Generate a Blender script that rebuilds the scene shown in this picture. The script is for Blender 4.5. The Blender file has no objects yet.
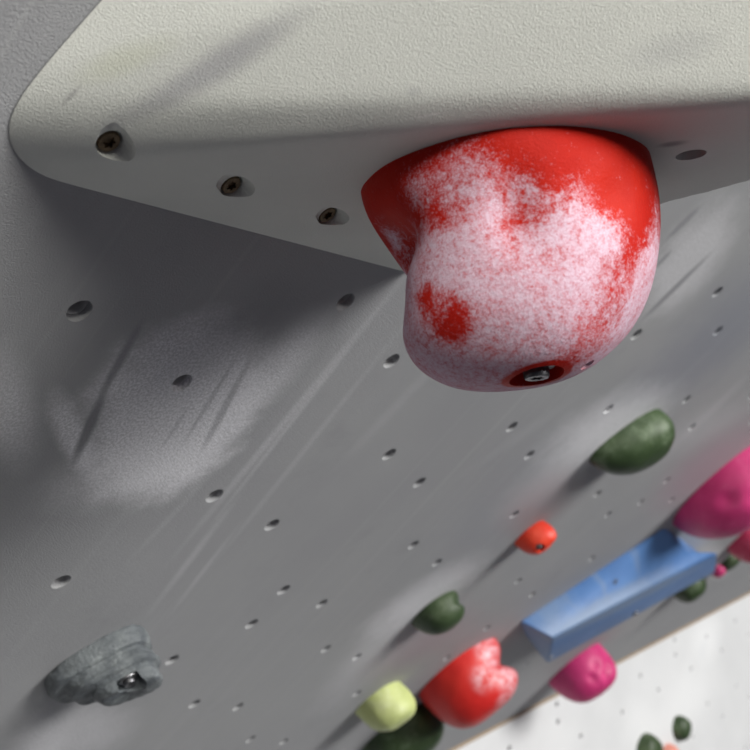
import bpy, bmesh, math, random
from math import sin, cos, pi, radians, sqrt, exp
from mathutils import Vector as V, Matrix, noise
from mathutils.bvhtree import BVHTree
random.seed(4)
SC = bpy.context.scene
COL = SC.collection

# ------------------------------------------------------------------ place
# survey frame: x right, y down, z forward from the lens (metres)
F = 1000.0
n = V((-0.55335599, -0.69440139, 0.46000419)); DIST = 0.290396468319974
N = -n
def ray(x, y): return V(((x-375)/F, (y-375)/F, 1.0))
def at(x, y, h=0.0):
    r = ray(x, y); return r*((DIST-h)/n.dot(r))
S0 = at(454, 748)
s = V((0.67550374, -0.05100718, 0.73559022)); s = (s - N*s.dot(N)).normalized()
t = N.cross(s)                                     # up the overhang
a50 = radians(50)
m = (N*cos(a50) + t*sin(a50)).normalized()         # the white wall stands vertical below the seam
u = m.cross(s).normalized()
if u.y > 0: u = -u
SEAM_Z = 1.0
RW = Matrix((s, -m, u))                            # survey -> world rotation
def W(p): return RW @ (p - S0) + V((0, 0, SEAM_Z))
def Wd(v): return RW @ v
def frame(o, x, y, z):
    M = Matrix.Identity(4)
    X, Y, Z = Wd(x), Wd(y), Wd(z); O = W(o)
    for i in range(3):
        M[i][0] = X[i]; M[i][1] = Y[i]; M[i][2] = Z[i]; M[i][3] = O[i]
    return M
def white(x, y):
    r = ray(x, y); return r*(m.dot(S0)/m.dot(r))
def wc(p): q = p - S0; return V((q.dot(s), q.dot(t), q.dot(N)))
def wx(x, y): q = wc(at(x, y)); return (q.x, q.y)
def vx(x, y): q = white(x, y) - S0; return (q.dot(s), q.dot(u))
M_OVER = frame(S0, s, t, N)
M_WHITE = frame(S0, s, u, m)
# downward face of the volume
A2 = at(45, 175); Bc = at(408, 273); P1 = ray(691, 155)*0.40
nd = (Bc-A2).cross(P1-A2).normalized()
if nd.y < 0: nd = -nd
def onD(x, y): r = ray(x, y); return r*(nd.dot(A2)/nd.dot(r))

# ------------------------------------------------------------------ nodes
class Mat:
    def __init__(self, name):
        self.m = bpy.data.materials.new(name); self.m.use_nodes = True
        self.t = self.m.node_tree; self.b = self.t.nodes['Principled BSDF']
        self.co = self.t.nodes.new('ShaderNodeTexCoord').outputs['Object']
    def new(self, k, **kw):
        o = self.t.nodes.new(k)
        for a, b in kw.items(): setattr(o, a, b)
        return o
    def put(self, sock, v):
        if hasattr(v, 'is_linked') or hasattr(v, 'links'): self.t.links.new(v, sock)
        else: sock.default_value = v
    def math(self, op, a, b=0.0, clamp=False):
        o = self.new('ShaderNodeMath', operation=op, use_clamp=clamp)
        self.put(o.inputs[0], a); self.put(o.inputs[1], b); return o.outputs[0]
    def noise(self, scale, detail=3, rough=.5, vec=None, dist=0.0):
        o = self.new('ShaderNodeTexNoise'); o.inputs['Scale'].default_value = scale
        o.inputs['Detail'].default_value = detail; o.inputs['Roughness'].default_value = rough
        o.inputs['Distortion'].default_value = dist
        self.t.links.new(vec or self.co, o.inputs['Vector']); return o.outputs['Fac']
    def sm(self, x, lo, hi):
        o = self.new('ShaderNodeMapRange', interpolation_type='SMOOTHSTEP')
        self.put(o.inputs[0], x)
        o.inputs[1].default_value = lo; o.inputs[2].default_value = hi; return o.outputs[0]
    def dot(self, v, off):
        sub = self.new('ShaderNodeVectorMath', operation='DOT_PRODUCT')
        self.t.links.new(self.co, sub.inputs[0]); sub.inputs[1].default_value = v
        return self.math('ADD', sub.outputs['Value'], off)
    def ell(self, c, p1, p2, soft=.5, wob=None, amt=0.0):
        """1 inside the ellipse with centre c and half axes to p1 and p2 (object plane), fading outwards"""
        a, b = p1[0]-c[0], p1[1]-c[1]; cc, dd = p2[0]-c[0], p2[1]-c[1]
        det = a*dd - b*cc
        i = self.dot((dd/det, -cc/det, 0), -(dd*c[0]-cc*c[1])/det)
        j = self.dot((-b/det, a/det, 0), -(-b*c[0]+a*c[1])/det)
        r = self.math('SQRT', self.math('ADD', self.math('MULTIPLY', i, i), self.math('MULTIPLY', j, j)))
        if wob is not None: r = self.math('ADD', r, self.math('MULTIPLY', self.math('SUBTRACT', wob, .5), amt))
        return self.sm(r, 1+soft*.5, 1-soft)
    def ball(self, c, rad, soft=.5, wob=None, amt=0.0):
        o = self.new('ShaderNodeVectorMath', operation='DISTANCE')
        self.t.links.new(self.co, o.inputs[0]); o.inputs[1].default_value = c
        r = self.math('DIVIDE', o.outputs['Value'], rad)
        if wob is not None: r = self.math('ADD', r, self.math('MULTIPLY', self.math('SUBTRACT', wob, .5), amt))
        return self.sm(r, 1+soft*.5, 1-soft)
    def mix(self, fac, a, b):
        o = self.new('ShaderNodeMix', data_type='RGBA'); o.clamp_factor = True
        self.put(o.inputs[0], fac)
        for k, v in ((6, a), (7, b)):
            if isinstance(v, tuple): o.inputs[k].default_value = (*v, 1)
            else: self.t.links.new(v, o.inputs[k])
        return o.outputs[2]
    def stretch(self, direction, along, across):
        """coordinates for noise drawn out along a direction of the object plane"""
        d = V(direction).normalized(); e = V((-d.y, d.x))
        c = self.new('ShaderNodeCombineXYZ')
        self.t.links.new(self.dot((d.x*along, d.y*along, 0), 0), c.inputs[0])
        self.t.links.new(self.dot((e.x*across, e.y*across, 0), 0), c.inputs[1])
        return c.outputs[0]
    def out(self, col, rough=.7, bump=None, strength=.3, dist=.001, metal=0.0, spec=.3):
        if isinstance(col, tuple): self.b.inputs['Base Color'].default_value = (*col, 1)
        else: self.t.links.new(col, self.b.inputs['Base Color'])
        self.put(self.b.inputs['Roughness'], rough); self.b.inputs['Metallic'].default_value = metal
        self.b.inputs['Specular IOR Level'].default_value = spec
        if bump is not None:
            o = self.new('ShaderNodeBump'); o.inputs['Strength'].default_value = strength
            o.inputs['Distance'].default_value = dist
            self.t.links.new(bump, o.inputs['Height']); self.t.links.new(o.outputs[0], self.b.inputs['Normal'])
        return self.m

def axes(p, q, w, f):
    """ellipse along the line p-q (photo points), w px wide, in the plane f"""
    c = ((p[0]+q[0])/2, (p[1]+q[1])/2); d = V((q[0]-p[0], q[1]-p[1])).normalized()
    return f(*c), f(*q), f(c[0]-d.y*w, c[1]+d.x*w)

def wall_paint():
    k = Mat('grey_textured_paint')
    big = k.noise(3, 4, .6); mid = k.noise(14, 5, .65); fine = k.noise(850, 2, .6); grain = k.noise(1700, 1)
    p, q = V(wx(190, 530)), V(wx(380, 300)); sd = q - p
    st = k.noise(1, 4, .65, k.stretch(sd, 1.6, 45)); st2 = k.noise(1, 3, .6, k.stretch(sd, .8, 140))
    col = k.mix(k.sm(big, .3, .7), (.315, .315, .328), (.355, .357, .362))
    col = k.mix(k.math('MULTIPLY', k.sm(st, .5, .78), .28), col, (.40, .40, .41))
    col = k.mix(k.math('MULTIPLY', k.sm(st2, .62, .75), .25), col, (.45, .45, .45))
    col = k.mix(k.math('MULTIPLY', k.sm(mid, .56, .75), .16), col, (.17, .17, .185))
    chalk = (.84, .83, .86)
    speck = k.sm(k.noise(650, 3, .7), .40, .62)
    def patch(c, a, b, amt, soft=.5, wob=.7, colr=chalk, sp=True):
        nonlocal col
        w = k.noise(38, 5, .7)
        f = k.math('MULTIPLY', k.ell(wx(*c), wx(*a), wx(*b), soft, w, wob), amt)
        if sp: f = k.math('MULTIPLY', f, k.math('ADD', k.math('MULTIPLY', speck, .6), .45))
        col = k.mix(f, col, colr)
    def line(p, q, w, amt, colr=chalk, soft=.7, wob=.5, sp=True):
        nonlocal col
        c, a, b = axes(p, q, w, wx)
        ww = k.noise(60, 4, .7)
        f = k.math('MULTIPLY', k.ell(c, a, b, soft, ww, wob), amt)
        if sp: f = k.math('MULTIPLY', f, k.math('ADD', k.math('MULTIPLY', speck, .6), .4))
        col = k.mix(f, col, colr)
    # chalky hand rub left of the middle, brighter along its lower rim
    patch((178, 415), (262, 338), (128, 352), 1.0, .35)
    patch((135, 472), (215, 452), (140, 500), .5, .7)
    patch((76, 440), (94, 480), (60, 446), .9, .7)
    patch((270, 375), (322, 318), (252, 362), .62, .7)
    patch((12, 415), (18, 470), (40, 415), .5, .8)
    patch((105, 385), (128, 345), (92, 378), .45, .8)
    dark = (.20, .20, .215)
    line((70, 470), (108, 385), 6, .9, dark, .6, .4, False)
    line((98, 400), (142, 322), 5, .8, dark, .7, .4, False)
    line((198, 458), (250, 360), 4, .50, dark, .6, .4, False)
    line((178, 452), (240, 352), 2.5, .35, dark, .6, .4, False)
    line((160, 450), (190, 405), 2, .30, dark, .6, .4, False)
    patch((240, 330), (330, 280), (215, 300), .35, .9, .8, (.20, .20, .215), False)
    # shoe and hand drags running up the wall
    for P, Q, w_, am in (((175, 555), (392, 292), 4, .50), ((215, 520), (352, 345), 2.5, .45), ((205, 575), (400, 330), 3, .28),
                         ((150, 612), (232, 505), 3.5, .42), ((172, 612), (235, 530), 2.5, .38), ((335, 470), (455, 345), 5, .20),
                         ((130, 560), (215, 470), 3, .2), ((640, 420), (750, 310), 3, .22), ((670, 450), (752, 372), 4, .25),
                         ((555, 440), (650, 365), 5, .22), ((470, 470), (580, 395), 5, .16)):
        line(P, Q, w_, am*.62, soft=.9)
    # pale rub right of the big hold with dark drags across it
    patch((690, 262), (735, 205), (668, 240), .55, .6)
    line((640, 322), (712, 252), 2.5, .7, dark, .6, .4, False)
    line((664, 242), (704, 203), 3, .6, dark, .6, .4, False)
    line((655, 268), (672, 250), 2, .6, dark, .6, .4, False)
    blue_grey = (.235, .245, .285)  # broad darker, bluer patches over the right part of the wall
    patch((722, 335), (800, 262), (700, 300), .75, 1.0, .6, blue_grey, False)
    patch((640, 405), (700, 350), (622, 380), .45, 1.0, .6, blue_grey, False)
    patch((520, 500), (600, 430), (490, 470), .35, 1.0, .6, blue_grey, False)
    # chalk halos over the holds
    patch((612, 426), (672, 392), (596, 404), .85, .8)
    patch((560, 470), (620, 425), (550, 455), .32, .9)
    patch((425, 598), (480, 562), (415, 584), .75, .8)
    patch((372, 655), (425, 598), (358, 640), .40, .9)
    patch((80, 735), (135, 715), (92, 760), .50, .8)
    patch((40, 742), (66, 720), (52, 770), .35, .8)
    patch((712, 560), (726, 575), (700, 570), .55, .8)
    patch((700, 430), (750, 405), (690, 415), .2, .9)
    # reddish tints above holds; the small red hold's is bounce light painted in
    patch((540, 500), (575, 470), (522, 488), .22, .9, .5, (.42, .22, .24), False)
    patch((700, 470), (745, 430), (684, 456), .35, .9, .5, (.46, .24, .32), False)
    patch((420, 645), (470, 615), (408, 632), .30, .9, .5, (.42, .26, .30), False)
    h = k.math('ADD', fine, k.math('MULTIPLY', grain, .4))
    return k.out(col, .62, h, .45, .0007, spec=.35)

def white_paint():
    k = Mat('white_textured_paint')
    big = k.noise(4, 4, .6); sp = k.noise(300, 2, .6)
    col = k.mix(k.sm(big, .3, .7), (.60, .605, .615), (.655, .66, .67))
    ch = (.74, .745, .755)
    for P, Q, w_, am in (((712, 610), (700, 668), 16, .8), ((700, 660), (672, 745), 24, .75), ((640, 700), (655, 760), 24, .5)):
        c, a, b = axes(P, Q, w_, vx)
        col = k.mix(k.math('MULTIPLY', k.ell(c, a, b, .8, k.noise(12, 4), .5), am), col, ch)
    c, a, b = axes((705, 640), (700, 662), 5, vx)
    col = k.mix(k.math('MULTIPLY', k.ell(c, a, b, .8), .35), col, (.62, .63, .65))
    return k.out(col, .6, sp, .35, .001, spec=.3)

def volume_paint():
    k = Mat('pale_grey_textured_paint')
    big = k.noise(9, 4, .6); fine = k.noise(1900, 3, .55); vor = k.noise(1300, 1, .4); soil = k.noise(30, 5, .7)
    col = k.mix(k.sm(big, .3, .7), (.545, .55, .52), (.595, .60, .565))
    def smear(c, a, b, amt, colr, soft=.8, wob=.6):
        nonlocal col
        f = k.math('MULTIPLY', k.ell(c, a, b, soft, soil, wob), amt); col = k.mix(f, col, colr)
    def tp(x, y): q = wc(ray(x, y)*0.345); return (q.x, q.y)
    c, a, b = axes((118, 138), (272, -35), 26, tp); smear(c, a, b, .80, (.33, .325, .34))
    c, a, b = axes((60, 62), (150, 10), 22, tp); smear(c, a, b, .45, (.50, .51, .40))
    c, a, b = axes((58, 100), (68, 70), 4, tp); smear(c, a, b, .55, (.28, .27, .27), .7, .4)
    c, a, b = axes((610, 50), (700, 25), 26, tp); smear(c, a, b, .30, (.36, .36, .37))
    c, a, b = axes((405, 95), (418, 85), 10, tp); smear(c, a, b, .35, (.36, .36, .37))
    def dp(x, y): q = wc(onD(x, y)); return (q.x, q.y)
    c, a, b = axes((428, 137), (458, 128), 3, tp); smear(c, a, b, .5, (.75, .73, .72), .7, .5)
    c, a, b = axes((655, 146), (688, 141), 3, dp); smear(c, a, b, .7, (.12, .11, .12), .7, .5)
    c, a, b = axes((670, 158), (716, 150), 13, dp); smear(c, a, b, .3, (.70, .68, .68), .8, .7)
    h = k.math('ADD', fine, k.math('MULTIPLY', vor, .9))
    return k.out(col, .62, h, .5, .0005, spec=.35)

def plastic(name, col, dark, rough=.5, chalk=0.0, cscale=30, lo=.45, hi=.62, cc=(.72, .60, .64), extra=None, bscale=700, bump=.35):
    k = Mat(name)
    c = k.mix(k.sm(k.noise(25, 4, .6), .35, .7), dark, col)
    if chalk:
        g = k.sm(k.math('ADD', k.noise(cscale, 5, .7), k.math('MULTIPLY', k.math('SUBTRACT', k.noise(900, 2, .7), .5), .5)), lo, hi)
        g = k.math('MULTIPLY', g, chalk)
        c = k.mix(g, c, cc)
    if extra: c = extra(k, c)
    return k.out(c, rough, k.noise(bscale, 3, .6), bump, .0008, spec=.4)

def metal(name, col, rough=.4, metalness=.9):
    k = Mat(name)
    c = k.mix(k.sm(k.noise(300, 4, .6), .35, .7), tuple(x*.6 for x in col), col)
    return k.out(c, rough, k.noise(900, 2), .2, .0004, metal=metalness)

# ------------------------------------------------------------------ objects
def link(name, me, mat=None, parent=None, M=None, smooth=True, ang=40):
    o = bpy.data.objects.new(name, me); COL.objects.link(o)
    if mat: me.materials.clear(); me.materials.append(mat)
    if smooth:
        for p in me.polygons: p.use_smooth = True
        if ang: me.set_sharp_from_angle(angle=radians(ang))
    if parent: o.parent = parent
    if M is not None: o.matrix_local = M
    return o
def tag(o, label, cat, group=None):
    o['label'] = label; o['category'] = cat
    if group: o['group'] = group
    return o
def to_mesh(bm, name):
    bmesh.ops.recalc_face_normals(bm, faces=bm.faces)
    me = bpy.data.meshes.new(name); bm.to_mesh(me); bm.free(); return me
def cyl_bm(r, z0, z1, seg=40, r2=None, M=None):
    bm = bmesh.new(); r2 = r if r2 is None else r2
    lo = [bm.verts.new((r*cos(2*pi*i/seg), r*sin(2*pi*i/seg), z0)) for i in range(seg)]
    hi = [bm.verts.new((r2*cos(2*pi*i/seg), r2*sin(2*pi*i/seg), z1)) for i in range(seg)]
    for i in range(seg): bm.faces.new((lo[i], lo[(i+1) % seg], hi[(i+1) % seg], hi[i]))
    bm.faces.new(lo[::-1]); bm.faces.new(hi)
    if M is not None: bm.transform(M)
    return bm
def rings_bm(rings, cap0=True, cap1=True):
    bm = bmesh.new(); R = [[bm.verts.new(p) for p in r] for r in rings]; k = len(R[0])
    for a, b in zip(R, R[1:]):
        for i in range(k): bm.faces.new((a[i], a[(i+1) % k], b[(i+1) % k], b[i]))
    if cap0: bm.faces.new(R[0][::-1])
    if cap1: bm.faces.new(R[-1])
    return bm
def lathe(prof, seg=32):
    return rings_bm([[(r*cos(2*pi*i/seg), r*sin(2*pi*i/seg), z) for i in range(seg)] for r, z in prof])
def cut(me, cutters, name):
    """me minus every cutter mesh"""
    o = bpy.data.objects.new('tmp', me); COL.objects.link(o); tmp = []
    for bm in cutters:
        c = bpy.data.objects.new('tmpc', to_mesh(bm, 'c')); COL.objects.link(c); tmp.append(c)
        b = o.modifiers.new('b', 'BOOLEAN'); b.object = c; b.operation = 'DIFFERENCE'; b.solver = 'EXACT'
    dg = bpy.context.evaluated_depsgraph_get(); dg.update()
    r = bpy.data.meshes.new_from_object(o.evaluated_get(dg)); r.name = name
    for q in [o]+tmp: bpy.data.objects.remove(q)
    return r
def plate(name, outline, holes, r, thick, seg=28):
    """flat board in z = 0 with drilled holes, its back at z = -thick"""
    cu = bpy.data.curves.new(name, 'CURVE'); cu.dimensions = '2D'; cu.fill_mode = 'BOTH'; cu.extrude = thick/2
    def sp(pts):
        q = cu.splines.new('POLY'); q.points.add(len(pts)-1); q.use_cyclic_u = True
        for i, (x, y) in enumerate(pts): q.points[i].co = (x, y, 0, 1)
    sp(outline)
    for x, y in holes: sp([(x+r*cos(2*pi*i/seg), y+r*sin(2*pi*i/seg)) for i in range(seg)])
    o = bpy.data.objects.new('tmp', cu); COL.objects.link(o)
    dg = bpy.context.evaluated_depsgraph_get(); dg.update()
    me = bpy.data.meshes.new_from_object(o.evaluated_get(dg)); bpy.data.objects.remove(o)
    me.transform(Matrix.Translation((0, 0, -thick/2))); me.name = name
    bm = bmesh.new(); bm.from_mesh(me); bmesh.ops.remove_doubles(bm, verts=bm.verts, dist=1e-6); bmesh.ops.recalc_face_normals(bm, faces=bm.faces)
    bm.to_mesh(me); bm.free(); return me

steel = metal('worn_steel', (.42, .42, .43), .42)
dark_steel = metal('dark_bolt_steel', (.16, .16, .17), .4)
brown_steel = metal('rusty_screw_steel', (.26, .19, .12), .5)
sleeve = Mat('zinc_sleeve').out((.50, .50, .50), .55, metal=.15)

# ------------------------------------------------------------------ setting
HOLES = [(79.6, 311.2), (181.8, 383), (214.5, 496), (61, 582), (391.6, 361), (345.5, 302), (389, 454.5), (251.6, 624),
 (512, 427), (529.5, 455), (717.5, 292), (718, 331), (636.5, 334.5), (686.5, 399.5), (272, 525), (283.7, 590), (321.7, 603.8),
 (413.5, 545), (437, 562.7), (419.5, 482.5), (441, 371), (172, 660), (194.5, 704), (238, 707), (326, 649), (357, 657), (357, 693.5),
 (250.6, 739.5), (284, 741.7), (608.5, 409), (692, 427), (597.5, 494), (608, 514.5), (641, 502), (667, 480.5), (671.6, 500),
 (514.5, 514.5), (518.3, 581), (532.5, 594.5), (592, 558.5), (487, 628), (447, 658), (526.5, 663.5), (752, 396), (752, 421)]
WHOLES = [(735.5, 621), (722, 650.6), (675, 640), (676, 655), (707, 637), (691.7, 669), (641, 676), (659, 690), (622.8, 712.5),
 (581.3, 736.5), (736.8, 686), (708, 704), (723, 717), (693.7, 737), (747.5, 634.6), (749, 698), (746, 748), (557.4, 704.5), (558.5, 722), (510, 748.6)]
hp = [wx(*p) for p in HOLES]; wp = [vx(*p) for p in WHOLES]
HR = .0062
me = plate('wall_overhang', [(-2.6, .004), (3.0, .004), (3.0, 2.3), (-2.6, 2.3)], hp, HR, .018)
over = link('wall_overhang', me, wall_paint(), M=M_OVER, smooth=False); over['kind'] = 'structure'
me = plate('wall_back', [(-2.6, -SEAM_Z), (3.0, -SEAM_Z), (3.0, -.006), (-2.6, -.006)], wp, HR*1.1, .018)
back = link('wall_back', me, white_paint(), M=M_WHITE, smooth=False); back['kind'] = 'structure'
def tnut():
    r = HR*.985
    return lathe([(r*.78, -.021), (r*.9, -.0206), (r, -.0200), (r*1.0, -.0045), (r*.86, -.0040), (r*.82, -.0046), (r*.80, -.0150), (r*.5, -.0152), (r*.48, -.0190)], 24)
tm = to_mesh(tnut(), 't_nut'); tm.materials.append(sleeve)
for p in tm.polygons: p.use_smooth = True
tm.set_sharp_from_angle(angle=radians(35))
tm2 = tm.copy(); tm2.materials.clear(); tm2.materials.append(dark_steel)  # darker steel copy puts shade into the white wall's holes
for w_, pts, me_ in ((over, hp, tm), (back, wp, tm2)):
    for (x, y) in pts:
        o = bpy.data.objects.new('t_nut', me_); COL.objects.link(o); o.parent = w_; o.location = (x, y, 0)

def box_bm(a, b):
    bm = bmesh.new(); bmesh.ops.create_cube(bm, size=1)
    for v in bm.verts: v.co = V([(a[i]+b[i])/2 + v.co[i]*(b[i]-a[i]) for i in range(3)])
    return bm
k = Mat('bare_plywood_edge'); wood = k.out(k.mix(k.noise(1, 4, .6, k.stretch((1, 0), 6, 500)), (.26, .19, .13), (.42, .33, .24)), .7)
bm = box_bm((-2.6, -.0055, -.017), (3.0, .0035, .0020)); bmesh.ops.bevel(bm, geom=bm.edges[:], offset=.001, segments=2, affect='EDGES')
tr = link('trim_1', to_mesh(bm, 'trim_1'), wood, M=M_WHITE); tr['kind'] = 'structure'
k = Mat('grey_crash_mat'); mat_f = k.out(k.mix(k.noise(6, 4), (.07, .075, .09), (.10, .105, .12)), .7, k.noise(300, 3), .3, .002)
bm = box_bm((-2.6, -4.5, -.2), (3.0, .018, 0.0)); fl = link('floor', to_mesh(bm, 'floor'), mat_f, smooth=False); fl['kind'] = 'structure'

# ------------------------------------------------------------------ volume
def w3(p): return wc(p)
arc = [(206, -100), (120, 0), (76, 51), (25, 107), (10, 123), (5, 132), (8, 146), (16, 158), (27, 168), (40, 176), (58, 180)]
Dp = w3(onD(150, 148)); Rp = w3(onD(1000, 80)); Ep = w3(onD(1000, 117))
A_ = at(12, 125); T_ = at(105, 0); D_ = onD(146, 152)
nl = (T_-A_).cross(D_-A_).normalized()
def onL(x, y): r = ray(x, y); return r*(nl.dot(A_)/nl.dot(r))
C_ = onL(260, 0); C2 = w3(onL(335, -105))
nt = (onD(750, 100)-D_).cross(C_-D_).normalized()
def onT(x, y): r = ray(x, y); return r*(nt.dot(D_)/nt.dot(r))
Dp = w3(onD(146, 152)); Rp = w3(onD(1000, 84))
top2 = w3(onT(1000, -170))
base = [w3(at(*p)) for p in arc]
base = [b + (b-Dp)*(.016/(Dp.z-b.z)) for b in base]                 # the faces run on below the board, cut off flush later
Bw = w3(Bc); base.append(Bw + (Bw-Ep).normalized()*.018)
far = [V((Ep.x+.005, Ep.y+.03, -.016)), V((top2.x, top2.y+.03, -.016)), V((C2.x, C2.y+.02, -.016))]
bm = bmesh.new()
vs = [bm.verts.new(p) for p in base+far+[Dp, Rp, Ep, C2, top2]]
r = bmesh.ops.convex_hull(bm, input=vs)
bmesh.ops.delete(bm, geom=[g for g in r['geom_interior'] if isinstance(g, bmesh.types.BMVert)], context='VERTS')
hme = to_mesh(bm, 'hull')
ho = bpy.data.objects.new('tmp', hme); COL.objects.link(ho)
rm = ho.modifiers.new('r', 'REMESH'); rm.mode = 'VOXEL'; rm.voxel_size = .0017
dg = bpy.context.evaluated_depsgraph_get(); dg.update()
rme_ = bpy.data.meshes.new_from_object(ho.evaluated_get(dg)); bpy.data.objects.remove(ho)
import numpy as np
nv = len(rme_.vertices); co = np.empty(nv*3); rme_.vertices.foreach_get('co', co); co = co.reshape(-1, 3)
ed = np.empty(len(rme_.edges)*2, dtype=np.int64); rme_.edges.foreach_get('vertices', ed); ed = ed.reshape(-1, 2)
deg = np.bincount(ed.ravel(), minlength=nv).astype(float)[:, None]
dmid = np.array(Dp*.5 + w3(at(12, 127))*.5)
soft = np.clip(1.2 - np.linalg.norm(co-dmid, axis=1)/.05, 0, 1)[:, None]
for it in range(44):
    acc = np.zeros_like(co); 
    for ax_ in range(3):
        acc[:, ax_] = np.bincount(ed[:, 0], co[ed[:, 1], ax_], nv) + np.bincount(ed[:, 1], co[ed[:, 0], ax_], nv)
    k_ = .6 if it < 10 else .6*soft
    co = co + (acc/deg - co)*k_
rme_.vertices.foreach_set('co', co.ravel()); rme_.update()
bm = bmesh.new(); bm.from_mesh(rme_)
r = bmesh.ops.bisect_plane(bm, geom=bm.verts[:]+bm.edges[:]+bm.faces[:], plane_co=(0, 0, .0004), plane_no=(0, 0, 1), clear_inner=True)
bmesh.ops.holes_fill(bm, edges=[e for e in bm.edges if e.is_boundary], sides=0)
vme = to_mesh(bm, 'climbing_volume')
bv = BVHTree.FromPolygons([v.co.copy() for v in vme.vertices], [list(p.vertices) for p in vme.polygons])
camw = wc(V((0, 0, 0)))
def cast(bvh, x, y, org=camw, conv=lambda r: V((r.dot(s), r.dot(t), r.dot(N)))):
    h = bvh.ray_cast(org, conv(ray(x, y)).normalized()); return h[0], h[1]
cutters = []; scr = []
for (x, y) in ((113.5, 149), (236, 192), (332, 221)):
    p, nn = cast(bv, x, y); ax = (V((0, 0, 1))*.9 + nn*.1).normalized()
    q = p - ax*.0060; M = Matrix.Translation(q) @ ax.to_track_quat('Z', 'Y').to_matrix().to_4x4()
    cv_ = (camw - p); cv_ = (cv_ - ax*cv_.dot(ax)).normalized()        # the funnel is drawn out downhill
    fr_ = Matrix.Identity(4); sd_ = ax.cross(cv_)
    for i in range(3): fr_[i][0], fr_[i][1], fr_[i][2], fr_[i][3] = cv_[i], sd_[i], ax[i], q[i]
    fb = rings_bm([[(r_*cos(2*pi*i/40)*k1 + o_, r_*sin(2*pi*i/40), z_) for i in range(40)] for r_, k1, o_, z_ in ((.0049, 1, 0, 0), (.0053, 1.05, .0003, .003), (.0070, 1.6, .0025, .0060), (.0074, 2.1, .0045, .012), (.0082, 2.4, .006, .03))])
    fb.transform(fr_); cutters.append(fb); scr.append(M)
p, nn = cast(bv, 691, 155)
M = Matrix.Translation(p - nn*.02) @ nn.to_track_quat('Z', 'Y').to_matrix().to_4x4()
cutters.append(cyl_bm(.006, 0, .04, 40, None, M)); tn = Matrix.Translation(p) @ nn.to_track_quat('Z', 'Y').to_matrix().to_4x4()
vme = cut(vme, cutters, 'climbing_volume')
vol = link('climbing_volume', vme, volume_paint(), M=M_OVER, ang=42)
tag(vol, 'large pale grey faceted volume screwed to the overhang, carrying the big chalky red hold', 'climbing volume')
def torx(r, h, rs, deep, lobes=6):
    """round screw head with a star socket"""
    seg = 48
    ring = lambda rr, z: [(rr*cos(2*pi*i/seg), rr*sin(2*pi*i/seg), z) for i in range(seg)]
    star = lambda z, k=1: [(k*rs*(1+.22*cos(lobes*2*pi*i/seg))*cos(2*pi*i/seg), k*rs*(1+.22*cos(lobes*2*pi*i/seg))*sin(2*pi*i/seg), z) for i in range(seg)]
    return rings_bm([ring(r*.9, 0), ring(r, h*.2), ring(r*.98, h*.75), ring(r*.88, h), star(h), star(h-deep, .92), star(h-deep, .3)])
sm_ = to_mesh(torx(.0044, .0022, .0021, .0018), 'screw'); sm_.materials.append(brown_steel)
for p in sm_.polygons: p.use_smooth = True
sm_.set_sharp_from_angle(angle=radians(35))
for M in scr:
    o = bpy.data.objects.new('screw', sm_); COL.objects.link(o); o.parent = vol; o.matrix_local = M @ Matrix.Translation((0, 0, .0001))
o = bpy.data.objects.new('t_nut', tm); COL.objects.link(o); o.parent = vol; o.matrix_local = tn

# ------------------------------------------------------------------ the big red hold under the volume
rx = (V((1, 0, 0)) - nd*nd.x).normalized(); ry = nd.cross(rx)        # ry points to the viewer
P0c = V((.0555, 0, .424)); P0c.y = (nd.dot(A2) - nd.x*P0c.x - nd.z*P0c.z)/nd.y + .0003
M_RED = frame(P0c, rx, ry, nd)
def rconv(v): return V((v.dot(rx), v.dot(ry), v.dot(nd)))
def g(x, sg): return exp(-(x/sg)**2)
def da(a, b): return (a-b+pi) % (2*pi) - pi
HH = .0885
def red_pt(th, ps):
    sp, cp = sin(ps), max(cos(ps), 0.0)
    h = HH*sp
    rc = cp**.70
    R = .0610
    fr = sin(th)                                                     # 1 towards the viewer
    R += .0055*max(0, fr)*g(h-.0, .022)                                # base lip forward
    R -= .0030*g(da(th, 0), .9)*g(h, .03)
    R += .0005*g(h-.045, .028)                                        # bulb
    R -= .0150*g(da(th, radians(200)), .60)*g(h-.050, .022)          # flange running in behind the bulb
    R -= .0185*g(da(th, radians(166)), .44)*g(h-.027, .0125)         # notch between flange and bulb
    R -= .0030*g(da(th, radians(172)), .60)*g(h-.050, .015)
    R += .0050*g(da(th, radians(165)), .70)*g(h-.072, .018)
    R += .0020*g(da(th, radians(130)), .40)*g(h-.056, .020)
    R -= .0042*g(da(th, radians(98)), .17)*g(h-.030, .015)           # finger groove
    R -= .0022*g(da(th, radians(62)), .14)*g(h-.026, .010)
    if th > pi and th < 2*pi: R -= .004*abs(sin(th))
    q = h/HH
    cx = .0040*q - .0130*q*q; cy = .024*q
    p = V((cx + R*rc*cos(th), cy + R*rc*sin(th)*1.02, h))
    p += V((1, 1, 1))*0
    nz = noise.noise(p*28)*.0012 + noise.noise(p*70+V((3, 1, 2)))*.0004
    p.x += nz*cos(th)*rc; p.y += nz*sin(th)*rc
    return p
SEG = 120
rings = [[red_pt(2*pi*i/SEG, ps) for i in range(SEG)] for ps in [j/64*(pi/2-.02) for j in range(65)]]
rme = to_mesh(rings_bm(rings), 'climbing_hold')
rb = BVHTree.FromPolygons([v.co.copy() for v in rme.vertices], [list(p.vertices) for p in rme.polygons])
rcam = rconv(-P0c)
def rcast(x, y):
    for k_ in range(40):
        h = cast(rb, x, y-k_*2, rcam, rconv)
        if h[0]: return h
    return h
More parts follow.
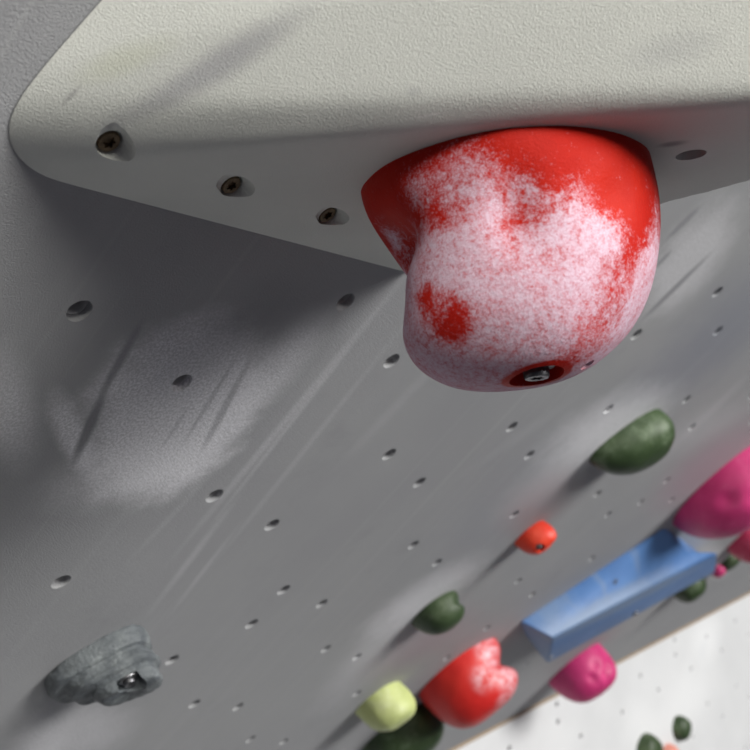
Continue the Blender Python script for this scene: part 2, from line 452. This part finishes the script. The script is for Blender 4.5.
def red_mat():
    k = Mat('red_polyurethane_with_chalk')
    red = k.mix(k.sm(k.noise(30, 4, .6), .35, .7), (.38, .012, .007), (.45, .017, .008))
    sep = k.new('ShaderNodeSeparateXYZ'); k.t.links.new(k.co, sep.inputs[0]); h = sep.outputs[2]
    w = k.noise(55, 5, .68); w2 = k.noise(130, 4, .7)
    cov = k.sm(k.math('ADD', h, k.math('MULTIPLY', k.math('SUBTRACT', w, .5), .06)), .008, .044)
    def pt(x, y):
        q = rcast(x, y)[0]; return tuple(q) if q else (0, 0, .3)
    def sub(x, y, r_, amt, soft=1.1, wob=1.5):
        nonlocal cov
        cov = k.math('SUBTRACT', cov, k.math('MULTIPLY', k.ball(pt(x, y), r_, soft, w, wob), amt), True)
    def add(x, y, r_, amt, soft=1.1, wob=1.3):
        nonlocal cov
        cov = k.math('ADD', cov, k.math('MULTIPLY', k.ball(pt(x, y), r_, soft, w2, wob), amt), True)
    sub(500, 138, .016, .6); sub(565, 150, .022, 1.0); sub(615, 172, .020, 1.0); sub(632, 215, .013, .7); sub(627, 258, .011, .42); sub(615, 300, .012, .35)
    sub(440, 312, .0115, .6); sub(462, 322, .009, .5); sub(425, 298, .006, .5); sub(450, 335, .006, .35)
    sub(515, 215, .009, .42); sub(513, 245, .007, .35); sub(512, 268, .007, .35); sub(555, 370, .011, .5); sub(585, 345, .012, .35); sub(490, 290, .02, .15)
    sub(390, 215, .014, .4); sub(425, 205, .008, .3)
    add(455, 170, .014, .6); add(485, 180, .014, .45); add(520, 185, .010, .35); add(410, 185, .010, .35); add(385, 225, .009, .35); add(425, 190, .009, .35); add(577, 195, .009, .6); add(545, 232, .013, .35); add(600, 225, .011, .45)
    add(455, 245, .014, .5); add(475, 275, .014, .4); add(545, 270, .016, .35); add(505, 345, .018, .3); add(395, 240, .007, .4); add(652, 270, .012, .5)
    sub(537, 379, .0135, 1.0, .15, 0)
    spk = k.noise(1100, 3, .75); spk2 = k.noise(420, 2, .6)
    e = k.math('ADD', k.math('MULTIPLY', k.math('SUBTRACT', spk, .5), 1.3), k.math('ADD', k.math('MULTIPLY', k.math('SUBTRACT', spk2, .5), .8), k.math('MULTIPLY', k.math('SUBTRACT', w2, .5), .7)))
    mask = k.sm(k.math('ADD', k.math('MULTIPLY', cov, .80), e), .17, 1.05)
    pores = k.sm(k.noise(1500, 2, .6), .60, .70)
    mask = k.math('MULTIPLY', mask, k.math('SUBTRACT', .84, k.math('MULTIPLY', pores, .5)))
    c = k.mix(mask, red, (.60, .50, .61))
    hb = k.math('ADD', k.noise(900, 3, .6), k.math('MULTIPLY', k.noise(350, 2, .5), .8))
    return k.out(c, k.math('ADD', k.math('MULTIPLY', mask, .25), .5), hb, .35, .0006, spec=.06)
bp, bn = rcast(537, 379)
ax = V((0, .09, 1)).normalized()
Q = ax.to_track_quat('Z', 'Y').to_matrix().to_4x4()
MB = Matrix.Translation(bp - ax*.0055) @ Q
sp_, sn_ = rcast(588, 365)
cuts = [cyl_bm(.0100, 0, .03, 48, .0122, MB)]
if sp_: 
    a2 = (sn_*.5 + V((0, 0, 1))*.5).normalized()
    MS = Matrix.Translation(sp_ - a2*.004) @ a2.to_track_quat('Z', 'Y').to_matrix().to_4x4()
    cuts.append(cyl_bm(.0028, 0, .02, 28, .0036, MS))
redm = red_mat()
rme = cut(rme, cuts, 'climbing_hold')
big = link('climbing_hold', rme, redm, M=M_RED, ang=50)
tag(big, 'big round red hold rubbed white with chalk, hanging under the pale grey volume', 'climbing hold', None)
def washer(): return lathe([(.0045, 0), (.0090, 0), (.0092, .0006), (.0088, .0014), (.0045, .0015)], 40)
boltm = to_mesh(torx(.0062, .0052, .0030, .0035), 'bolt'); boltm.materials.append(dark_steel)
washm = to_mesh(washer(), 'washer'); washm.materials.append(steel)
for q in (boltm, washm):
    for p in q.polygons: p.use_smooth = True
    q.set_sharp_from_angle(angle=radians(35))
def fit_bolt(par, M, k=1.0, wash=True):
    if wash:
        o = bpy.data.objects.new('washer', washm); COL.objects.link(o); o.parent = par; o.matrix_local = M @ Matrix.Scale(k, 4)
    o = bpy.data.objects.new('bolt', boltm); COL.objects.link(o); o.parent = par; o.matrix_local = M @ Matrix.Translation((0, 0, .0012*k)) @ Matrix.Scale(k, 4)
fit_bolt(big, MB @ Matrix.Translation((0, 0, .0002)), .8)

# ------------------------------------------------------------------ smaller holds
def hold_frame(x, y, rot=0.0, wall='over'):
    """base centre at a point of the wall; x across the line of sight (rising right), y away, z out"""
    nn = N if wall == 'over' else m
    P = at(x, y) if wall == 'over' else white(x, y)
    d = P.normalized(); e = nn.cross(d).normalized()
    if wall != 'over':
        e = u.copy()                                    # x up the wall
    elif e.x < 0: e = -e
    e2 = nn.cross(e)
    X = e*cos(rot) + e2*sin(rot); Y = nn.cross(X)
    return P, X, Y, nn
def dome(a, b, h, shift=(0, 0), p=.7, q=.9, mod=None, seed=0, amp=.03, seg=72, rows=30, lip=.03):
    rings = []
    off = V((seed*3.1, seed*1.7, seed))
    for j in range(rows+1):
        ps = (j/rows)*(pi/2-.03)
        c, z = cos(ps)**p, sin(ps)**q
        ring = []
        for i in range(seg):
            th = 2*pi*i/seg
            v = V((a*c*cos(th), b*c*sin(th), h*z))
            v.x += shift[0]*z; v.y += shift[1]*z
            if mod: v = mod(v, th, z)
            sc = max(a, b, h)
            w = noise.noise(v/sc*1.6+off)*amp*sc + noise.noise(v/sc*4.5+off)*amp*.3*sc
            d = V((cos(th)*c, sin(th)*c, z*.8))
            v += d*w
            v.z = max(v.z, 0.0) if j else 0.0
            ring.append(v)
        rings.append(ring)
    return rings_bm(rings)
holds = []
def add_hold(px, py, bm, mat, label, rot=0.0, wall='over', cutf=None, group=None, ang=60, name='climbing_hold'):
    P, X, Y, Z = hold_frame(px, py, rot, wall)
    me = to_mesh(bm, name)
    conv = lambda v: V((v.dot(X), v.dot(Y), v.dot(Z)))
    org = conv(-P)
    bolts = []
    if cutf:
        bvh = BVHTree.FromPolygons([v.co.copy() for v in me.vertices], [list(q.vertices) for q in me.polygons])
        cs = []
        for (x, y, tilt, depth, r0, r1, kb) in cutf:
            p, nn = cast(bvh, x, y, org, conv)
            if p is None: print('NO HIT', label, x, y); continue
            a_ = (nn*tilt + V((0, 0, 1))*(1-tilt)).normalized()
            M = Matrix.Translation(p - a_*depth) @ a_.to_track_quat('Z', 'Y').to_matrix().to_4x4()
            cs.append(cyl_bm(r0, 0, depth+.02, 36, r1, M))
            if kb: bolts.append((M, kb))
        if cs: me = cut(me, cs, name)
    o = link(name, me, mat, M=frame(P + Z*(.0001 if wall == 'over' else -.0004), X, Y, Z), ang=ang)
    tag(o, label, 'climbing hold', group)
    for M, kb in bolts: fit_bolt(o, M @ Matrix.Translation((0, 0, .0002)), kb, True)
    return o

green = plastic('dark_green_polyurethane', (.042, .072, .026), (.026, .048, .017), .5, .35, 40, .50, .75, (.30, .38, .26))
green2 = plastic('olive_green_polyurethane', (.050, .080, .032), (.032, .055, .022), .5, .25, 40, .52, .75, (.34, .38, .28))
orange_red = plastic('orange_red_polyurethane', (.80, .07, .025), (.70, .04, .02), .45)
def heart_chalk(k, c):
    w_ = k.noise(45, 5, .7)
    f = None
    for q, r_, am in (((.050, .034, .022), .032, .95), ((.042, .034, .046), .024, .95), ((.052, .020, .066), .026, .9), ((.018, .046, .040), .020, .8), ((.030, .022, .080), .02, .6)):
        b_ = k.math('MULTIPLY', k.ball(q, r_, .6, w_, 1.3), am); f = b_ if f is None else k.math('MAXIMUM', f, b_)
    return k.mix(k.math('MULTIPLY', f, k.sm(k.noise(90, 5, .75), .36, .68)), c, (.80, .60, .66))
red_chalk = plastic('red_polyurethane_worn', (.66, .026, .020), (.56, .016, .014), .45, 0, extra=heart_chalk)
yellow = plastic('yellow_green_polyurethane', (.58, .64, .26), (.50, .56, .22), .5, .4, 40, .5, .7, (.72, .74, .52))
pink = plastic('magenta_pink_polyurethane', (.60, .042, .190), (.52, .030, .155), .5, .2, 40, .52, .75, (.72, .25, .38))
crimson = plastic('crimson_pink_polyurethane', (.55, .035, .11), (.45, .02, .08), .5, .2, 40, .5, .7, (.70, .25, .34))

# grey layered hold, lower left
def grey_mod():
    rings = []
    prof = [(0, 1.0, 0), (.10, 1.02, 0), (.24, .99, 0), (.33, .93, .02), (.36, .82, .04), (.40, .80, .05), (.47, .83, .07), (.60, .82, .10), (.66, .76, .12), (.69, .66, .14), (.73, .60, .15), (.80, .61, .16), (.92, .58, .18), (.98, .53, .19), (1.0, .47, .20), (1.0, .2, .21)]
    fine = []
    for (z0, r0, s0), (z1, r1, s1) in zip(prof, prof[1:]):
        for k_ in range(3):
            f = k_/3; fine.append((z0+(z1-z0)*f, r0+(r1-r0)*f, s0+(s1-s0)*f))
    fine.append(prof[-1])
    for z, rr, sh in fine:
        ring = []
        for i in range(96):
            th = 2*pi*i/96; c_, s_ = cos(th), sin(th)
            ex = 2/2.9
            x = abs(c_)**ex*(1 if c_ > 0 else -1); y = abs(s_)**ex*(1 if s_ > 0 else -1)
            wob = 1 + .05*noise.noise(V((c_*1.6, s_*1.6, z*2.2))) + .035*noise.noise(V((c_*4, s_*4, z*9))) + .015*sin(z*34+2*noise.noise(V((c_, s_, 0))))
            ring.append(V((.037*x*rr*wob + sh*.055, .027*y*rr*wob + sh*.01, .036*z*(1 + .10*x*(z > .3) + .03*noise.noise(V((x*3, y*3, 1)))))))
        rings.append(ring)
    return rings_bm(rings)
k = Mat('grey_stone_look_polyurethane')
zz = k.new('ShaderNodeSeparateXYZ'); k.t.links.new(k.co, zz.inputs[0])
ban = k.noise(1, 4, .65, k.stretch((1, .3), 20, 60))
cg = k.mix(k.sm(ban, .35, .7), (.085, .095, .105), (.155, .17, .175)); cg = k.mix(k.math('MULTIPLY', k.sm(k.noise(60, 5, .7), .52, .7), .35), cg, (.34, .36, .36))
greym = k.out(cg, .6, k.math('ADD', k.noise(350, 4, .65), k.noise(90, 3)), .6, .0015, spec=.4)
add_hold(98, 658, grey_mod(), greym, 'dark grey layered stone-like hold with a sunken bolt, lower left', rot=.05,
         cutf=[(132, 687, .2, .007, .0088, .0115, .7)], ang=45)

# green drop shaped hold, right of the big one
def tear(v, th, z):
    f = (v.x+.048)/.096; f = max(0, min(1, f))
    v.y *= .6 + .5*f; v.z *= .78 + .25*f
    return v
add_hold(624, 440, dome(.050, .046, .039, (.005, .004), .75, .85, tear, 2, .03), green, 'smooth dark green drop-shaped hold with a chalk halo, below right of the big red hold', rot=-.75)

# small orange red hold with a bolt
def knob(v, th, z):
    v.x += .003*g(da(th, .2), .5)*z
    v *= 1 - .10*g(da(th, radians(-20)), .35)*g(z-.8, .4)
    return v
add_hold(529, 533, dome(.021, .016, .026, (.005, .002), .6, .8, knob, 5, .035), orange_red, 'small orange-red screw-on hold with a bolt, between green hold and blue block',
         cutf=[(541, 549, .35, .005, .0055, .0065, .55)])

# green notched hold
def notch(v, th, z):
    v.x -= .006*g(da(th, .1), .6)*g(z-.42, .17)
    return v
add_hold(434, 608, dome(.030, .027, .029, (.005, .002), .8, .85, notch, 7, .03), green2, 'small dark green hold with a notch, above the chalky red heart-shaped hold')

# red heart shaped hold
def heart(v, th, z):
    v.x -= .015*g(da(th, .1), .75)*g(z-.40, .17)
    v.x += .004*g(da(th, 0), .7)*g(z-.75, .2)
    return v
add_hold(458, 668, dome(.066, .058, .075, (.002, .004), .55, .85, heart, 9, .02), red_chalk, 'glossy red heart-shaped hold with white chalk in its cleft, beside the yellow-green hold')

add_hold(378, 698, dome(.034, .032, .042, (.008, .004), .55, .8, None, 11, .05), yellow, 'pale yellow-green nub hold left of the red heart-shaped hold')
add_hold(398, 728, dome(.066, .060, .055, (.0, .004), .7, .85, None, 13, .03), green, 'dark green rounded hold under the yellow-green nub, cut by the bottom edge')

def dimples(pts, depth, rad):
    def f(v, th, z):
        for (tx, tz) in pts:
            k_ = g(da(th, tx), rad)*g(z-tz, rad*.9)
            v = v*(1-depth*k_)
        return v
    return f
add_hold(574, 664, dome(.063, .058, .074, (.010, .004), .62, .8, dimples([(1.0, .45), (.6, .62), (.35, .45), (1.4, .66), (.85, .78)], .08, .15), 15, .02), pink,
         'round magenta-pink hold with finger dimples, below the blue block', rot=.1)
add_hold(724, 481, dome(.100, .088, .077, (.015, .01), .7, .8, dimples([(1.2, .62), (.7, .5), (.4, .75), (1.8, .5), (1.5, .8)], .06, .15), 17, .03), pink,
         'large magenta-pink hold cut by the right edge, above the blue block end')
add_hold(748, 533, dome(.055, .05, .06, (.005, .0), .7, .8, dimples([(1.0, .6)], .08, .2), 19, .03), crimson,
         'dark crimson hold at the right edge under the large magenta-pink one')
add_hold(716, 568, dome(.016, .016, .02, (0, 0), .6, .8, None, 21, .03), pink, 'tiny bright pink hold just past the right tip of the blue block')
add_hold(687, 584, dome(.036, .034, .034, (0, 0), .7, .85, None, 23, .03), green, 'small dark green hold peeping out under the right end of the blue block')
add_hold(728, 559, dome(.030, .028, .02, (0, 0), .7, .85, None, 25, .03), green2, 'dark green sliver of a hold beneath the crimson hold at the right edge')

# blue block
def blue_block():
    P, X, Y, Z = hold_frame(592, 580)
    loc = lambda x, y, h=0.0: (lambda q: V((q.dot(X), q.dot(Y), q.dot(Z))))(at(x, y, h) - P)
    U1, U2 = loc(520, 622), loc(665, 527)
    B1 = loc(517, 634, .004)
    Vv1, Vv2 = loc(552, 638, .044), loc(718, 552, .044)
    Mv = loc(690, 550, .024)
    L1, L2 = loc(547, 664, .046), loc(716, 572, .046)
    K1, K2 = L1.copy(), L2.copy(); K1.z = 0; K2.z = 0
    K1 += (U1-K1)*.12; K2 += (U2-K2)*.12
    bm = bmesh.new(); mk = lambda p: bm.verts.new(p)
    u1, u2, v1, v2, l1, l2, k1, k2, mv = [mk(p) for p in (U1, U2, Vv1, Vv2, L1, L2, K1, K2, Mv)]
    for f in ((u1, v1, v2, mv, u2), (v1, l1, l2, v2), (u1, k1, l1, v1), (l1, k1, k2, l2), (u2, mv, v2, l2, k2), (u1, u2, k2, k1)): bm.faces.new(f)
    bmesh.ops.recalc_face_normals(bm, faces=bm.faces)
    es = [e for e in bm.edges if not (e.verts[0].co.z < .002 and e.verts[1].co.z < .002)]
    bmesh.ops.bevel(bm, geom=es, offset=.0055, segments=4, affect='EDGES', profile=.5)
    return bm, P, X, Y, Z, U1, U2, Vv1, Vv2, loc
bm, P, X, Y, Z, U1, U2, Vv1, Vv2, loc = blue_block()
k = Mat('blue_polyurethane_scuffed')
cb = k.mix(k.sm(k.noise(12, 4, .6), .35, .7), (.060, .145, .34), (.078, .185, .42))
mid1, mid2 = (U1*.33+Vv1*.67), (U2*.36+Vv2*.64); ctr = (mid1+mid2)/2
c2 = (ctr.x, ctr.y); e1 = (mid2.x, mid2.y); pw = (Vv1-U1); e2 = (ctr.x+pw.x*.34, ctr.y+pw.y*.34)
lp = lambda x, y, h=.03: (lambda q: (q.x, q.y))(loc(x, y, h))
def band(p_, q_, w_, amt, colr, soft=.6, hh=.03):
    global cb
    c, a, b = axes(p_, q_, w_, lambda x, y: lp(x, y, hh))
    cb = k.mix(k.math('MULTIPLY', k.ell(c, a, b, soft, k.noise(40, 4, .65), .7), amt), cb, colr)
band((538, 634), (700, 556), 5, .6, (.20, .25, .32))
band((575, 612), (580, 595), 3, .3, (.20, .25, .32)); band((605, 598), (612, 570), 3, .35, (.20, .25, .32)); band((640, 580), (650, 550), 3, .3, (.20, .25, .32))
bluem = k.out(cb, .5, k.noise(500, 3, .6), .3, .0008, spec=.45)
ob = link('climbing_hold', to_mesh(bm, 'climbing_hold'), bluem, M=frame(P+Z*.0003, X, Y, Z), ang=50)
tag(ob, 'long blue angular block hold scuffed grey along its ledge, near the wall seam', 'climbing hold')
def flush_screw(px, py, h, kk=.8):
    bme = [v.co.copy() for v in ob.data.vertices]
    bvh = BVHTree.FromPolygons(bme, [list(q.vertices) for q in ob.data.polygons])
    cv = lambda v: V((v.dot(X), v.dot(Y), v.dot(Z)))
    p, nn = cast(bvh, px, py, cv(-P), cv)
    if p:
        o = bpy.data.objects.new('screw', sm2); COL.objects.link(o); o.parent = ob
        o.matrix_local = Matrix.Translation(p - nn*.0008) @ nn.to_track_quat('Z', 'Y').to_matrix().to_4x4() @ Matrix.Scale(kk, 4)
sm2 = sm_.copy(); sm2.materials.clear(); sm2.materials.append(steel)
flush_screw(615, 581, 0, .9); flush_screw(551, 657, 0, .8)
sm3 = sm_.copy(); sm3.materials.clear(); sm3.materials.append(dark_steel); sm2 = sm3
flush_screw(635, 613, 0, 1.3)

# holds on the white wall
add_hold(678, 728, dome(.030, .030, .030, (.0, -.004), .75, .8, None, 31, .06), green, 'small green egg-shaped hold on the white wall, the upper right one of two', wall='white')
add_hold(645, 752, dome(.042, .042, .036, (.0, -.004), .75, .8, None, 33, .06), green2, 'green hold on the white wall cut by the bottom edge, beside the egg-shaped hold', wall='white')
add_hold(668, 757, dome(.032, .03, .026, (0, 0), .7, .8, None, 35, .04), plastic('salmon_polyurethane', (.75, .30, .24), (.68, .26, .2), .5),
         'salmon pink hold on the white wall just showing at the bottom edge', wall='white')

# ------------------------------------------------------------------ light, camera
def lamp(name, az, el, aim, dist, sx, sy, watts, col):
    L = (s*sin(radians(az)) + t*cos(radians(az)))*cos(radians(el)) + N*sin(radians(el))
    ld = bpy.data.lights.new(name, 'AREA'); ld.shape = 'RECTANGLE'; ld.size = sx; ld.size_y = sy; ld.energy = watts; ld.color = col
    lo = bpy.data.objects.new(name, ld); COL.objects.link(lo)
    lo.location = W(aim + L*dist); lo.rotation_euler = Wd(L).to_track_quat('Z', 'Y').to_euler()
lamp('gym_window', 21, 18.5, at(330, 420), 7.0, 2.6, 2.6, 720, (1.0, .99, .96))
lamp('fill_lamp', -22, 2.5, onD(430, 120), 1.0, .4, .4, 13, (1.0, .985, .90))  # unseen fill light, added to brighten the volume's upper face
w = bpy.data.worlds.new('gym_hall'); SC.world = w; w.use_nodes = True
b = w.node_tree.nodes['Background']; b.inputs[0].default_value = (.86, .82, 1.0, 1); b.inputs[1].default_value = .06

cd = bpy.data.cameras.new('camera'); cam = bpy.data.objects.new('camera', cd); COL.objects.link(cam)
cd.sensor_width = 36; cd.lens = 36*F/750; cd.clip_start = .01
M = Matrix.Identity(4); rx_, up_, bk_ = Wd(V((1, 0, 0))), Wd(V((0, -1, 0))), Wd(V((0, 0, -1)))
for i in range(3): M[i][0] = rx_[i]; M[i][1] = up_[i]; M[i][2] = bk_[i]; M[i][3] = W(V((0, 0, 0)))[i]
cam.matrix_world = M
cd.dof.use_dof = True; cd.dof.focus_distance = .44; cd.dof.aperture_fstop = 15
SC.camera = cam
SC.view_settings.view_transform = 'Standard'; SC.view_settings.look = 'None'; SC.view_settings.gamma = 1; SC.view_settings.exposure = 0
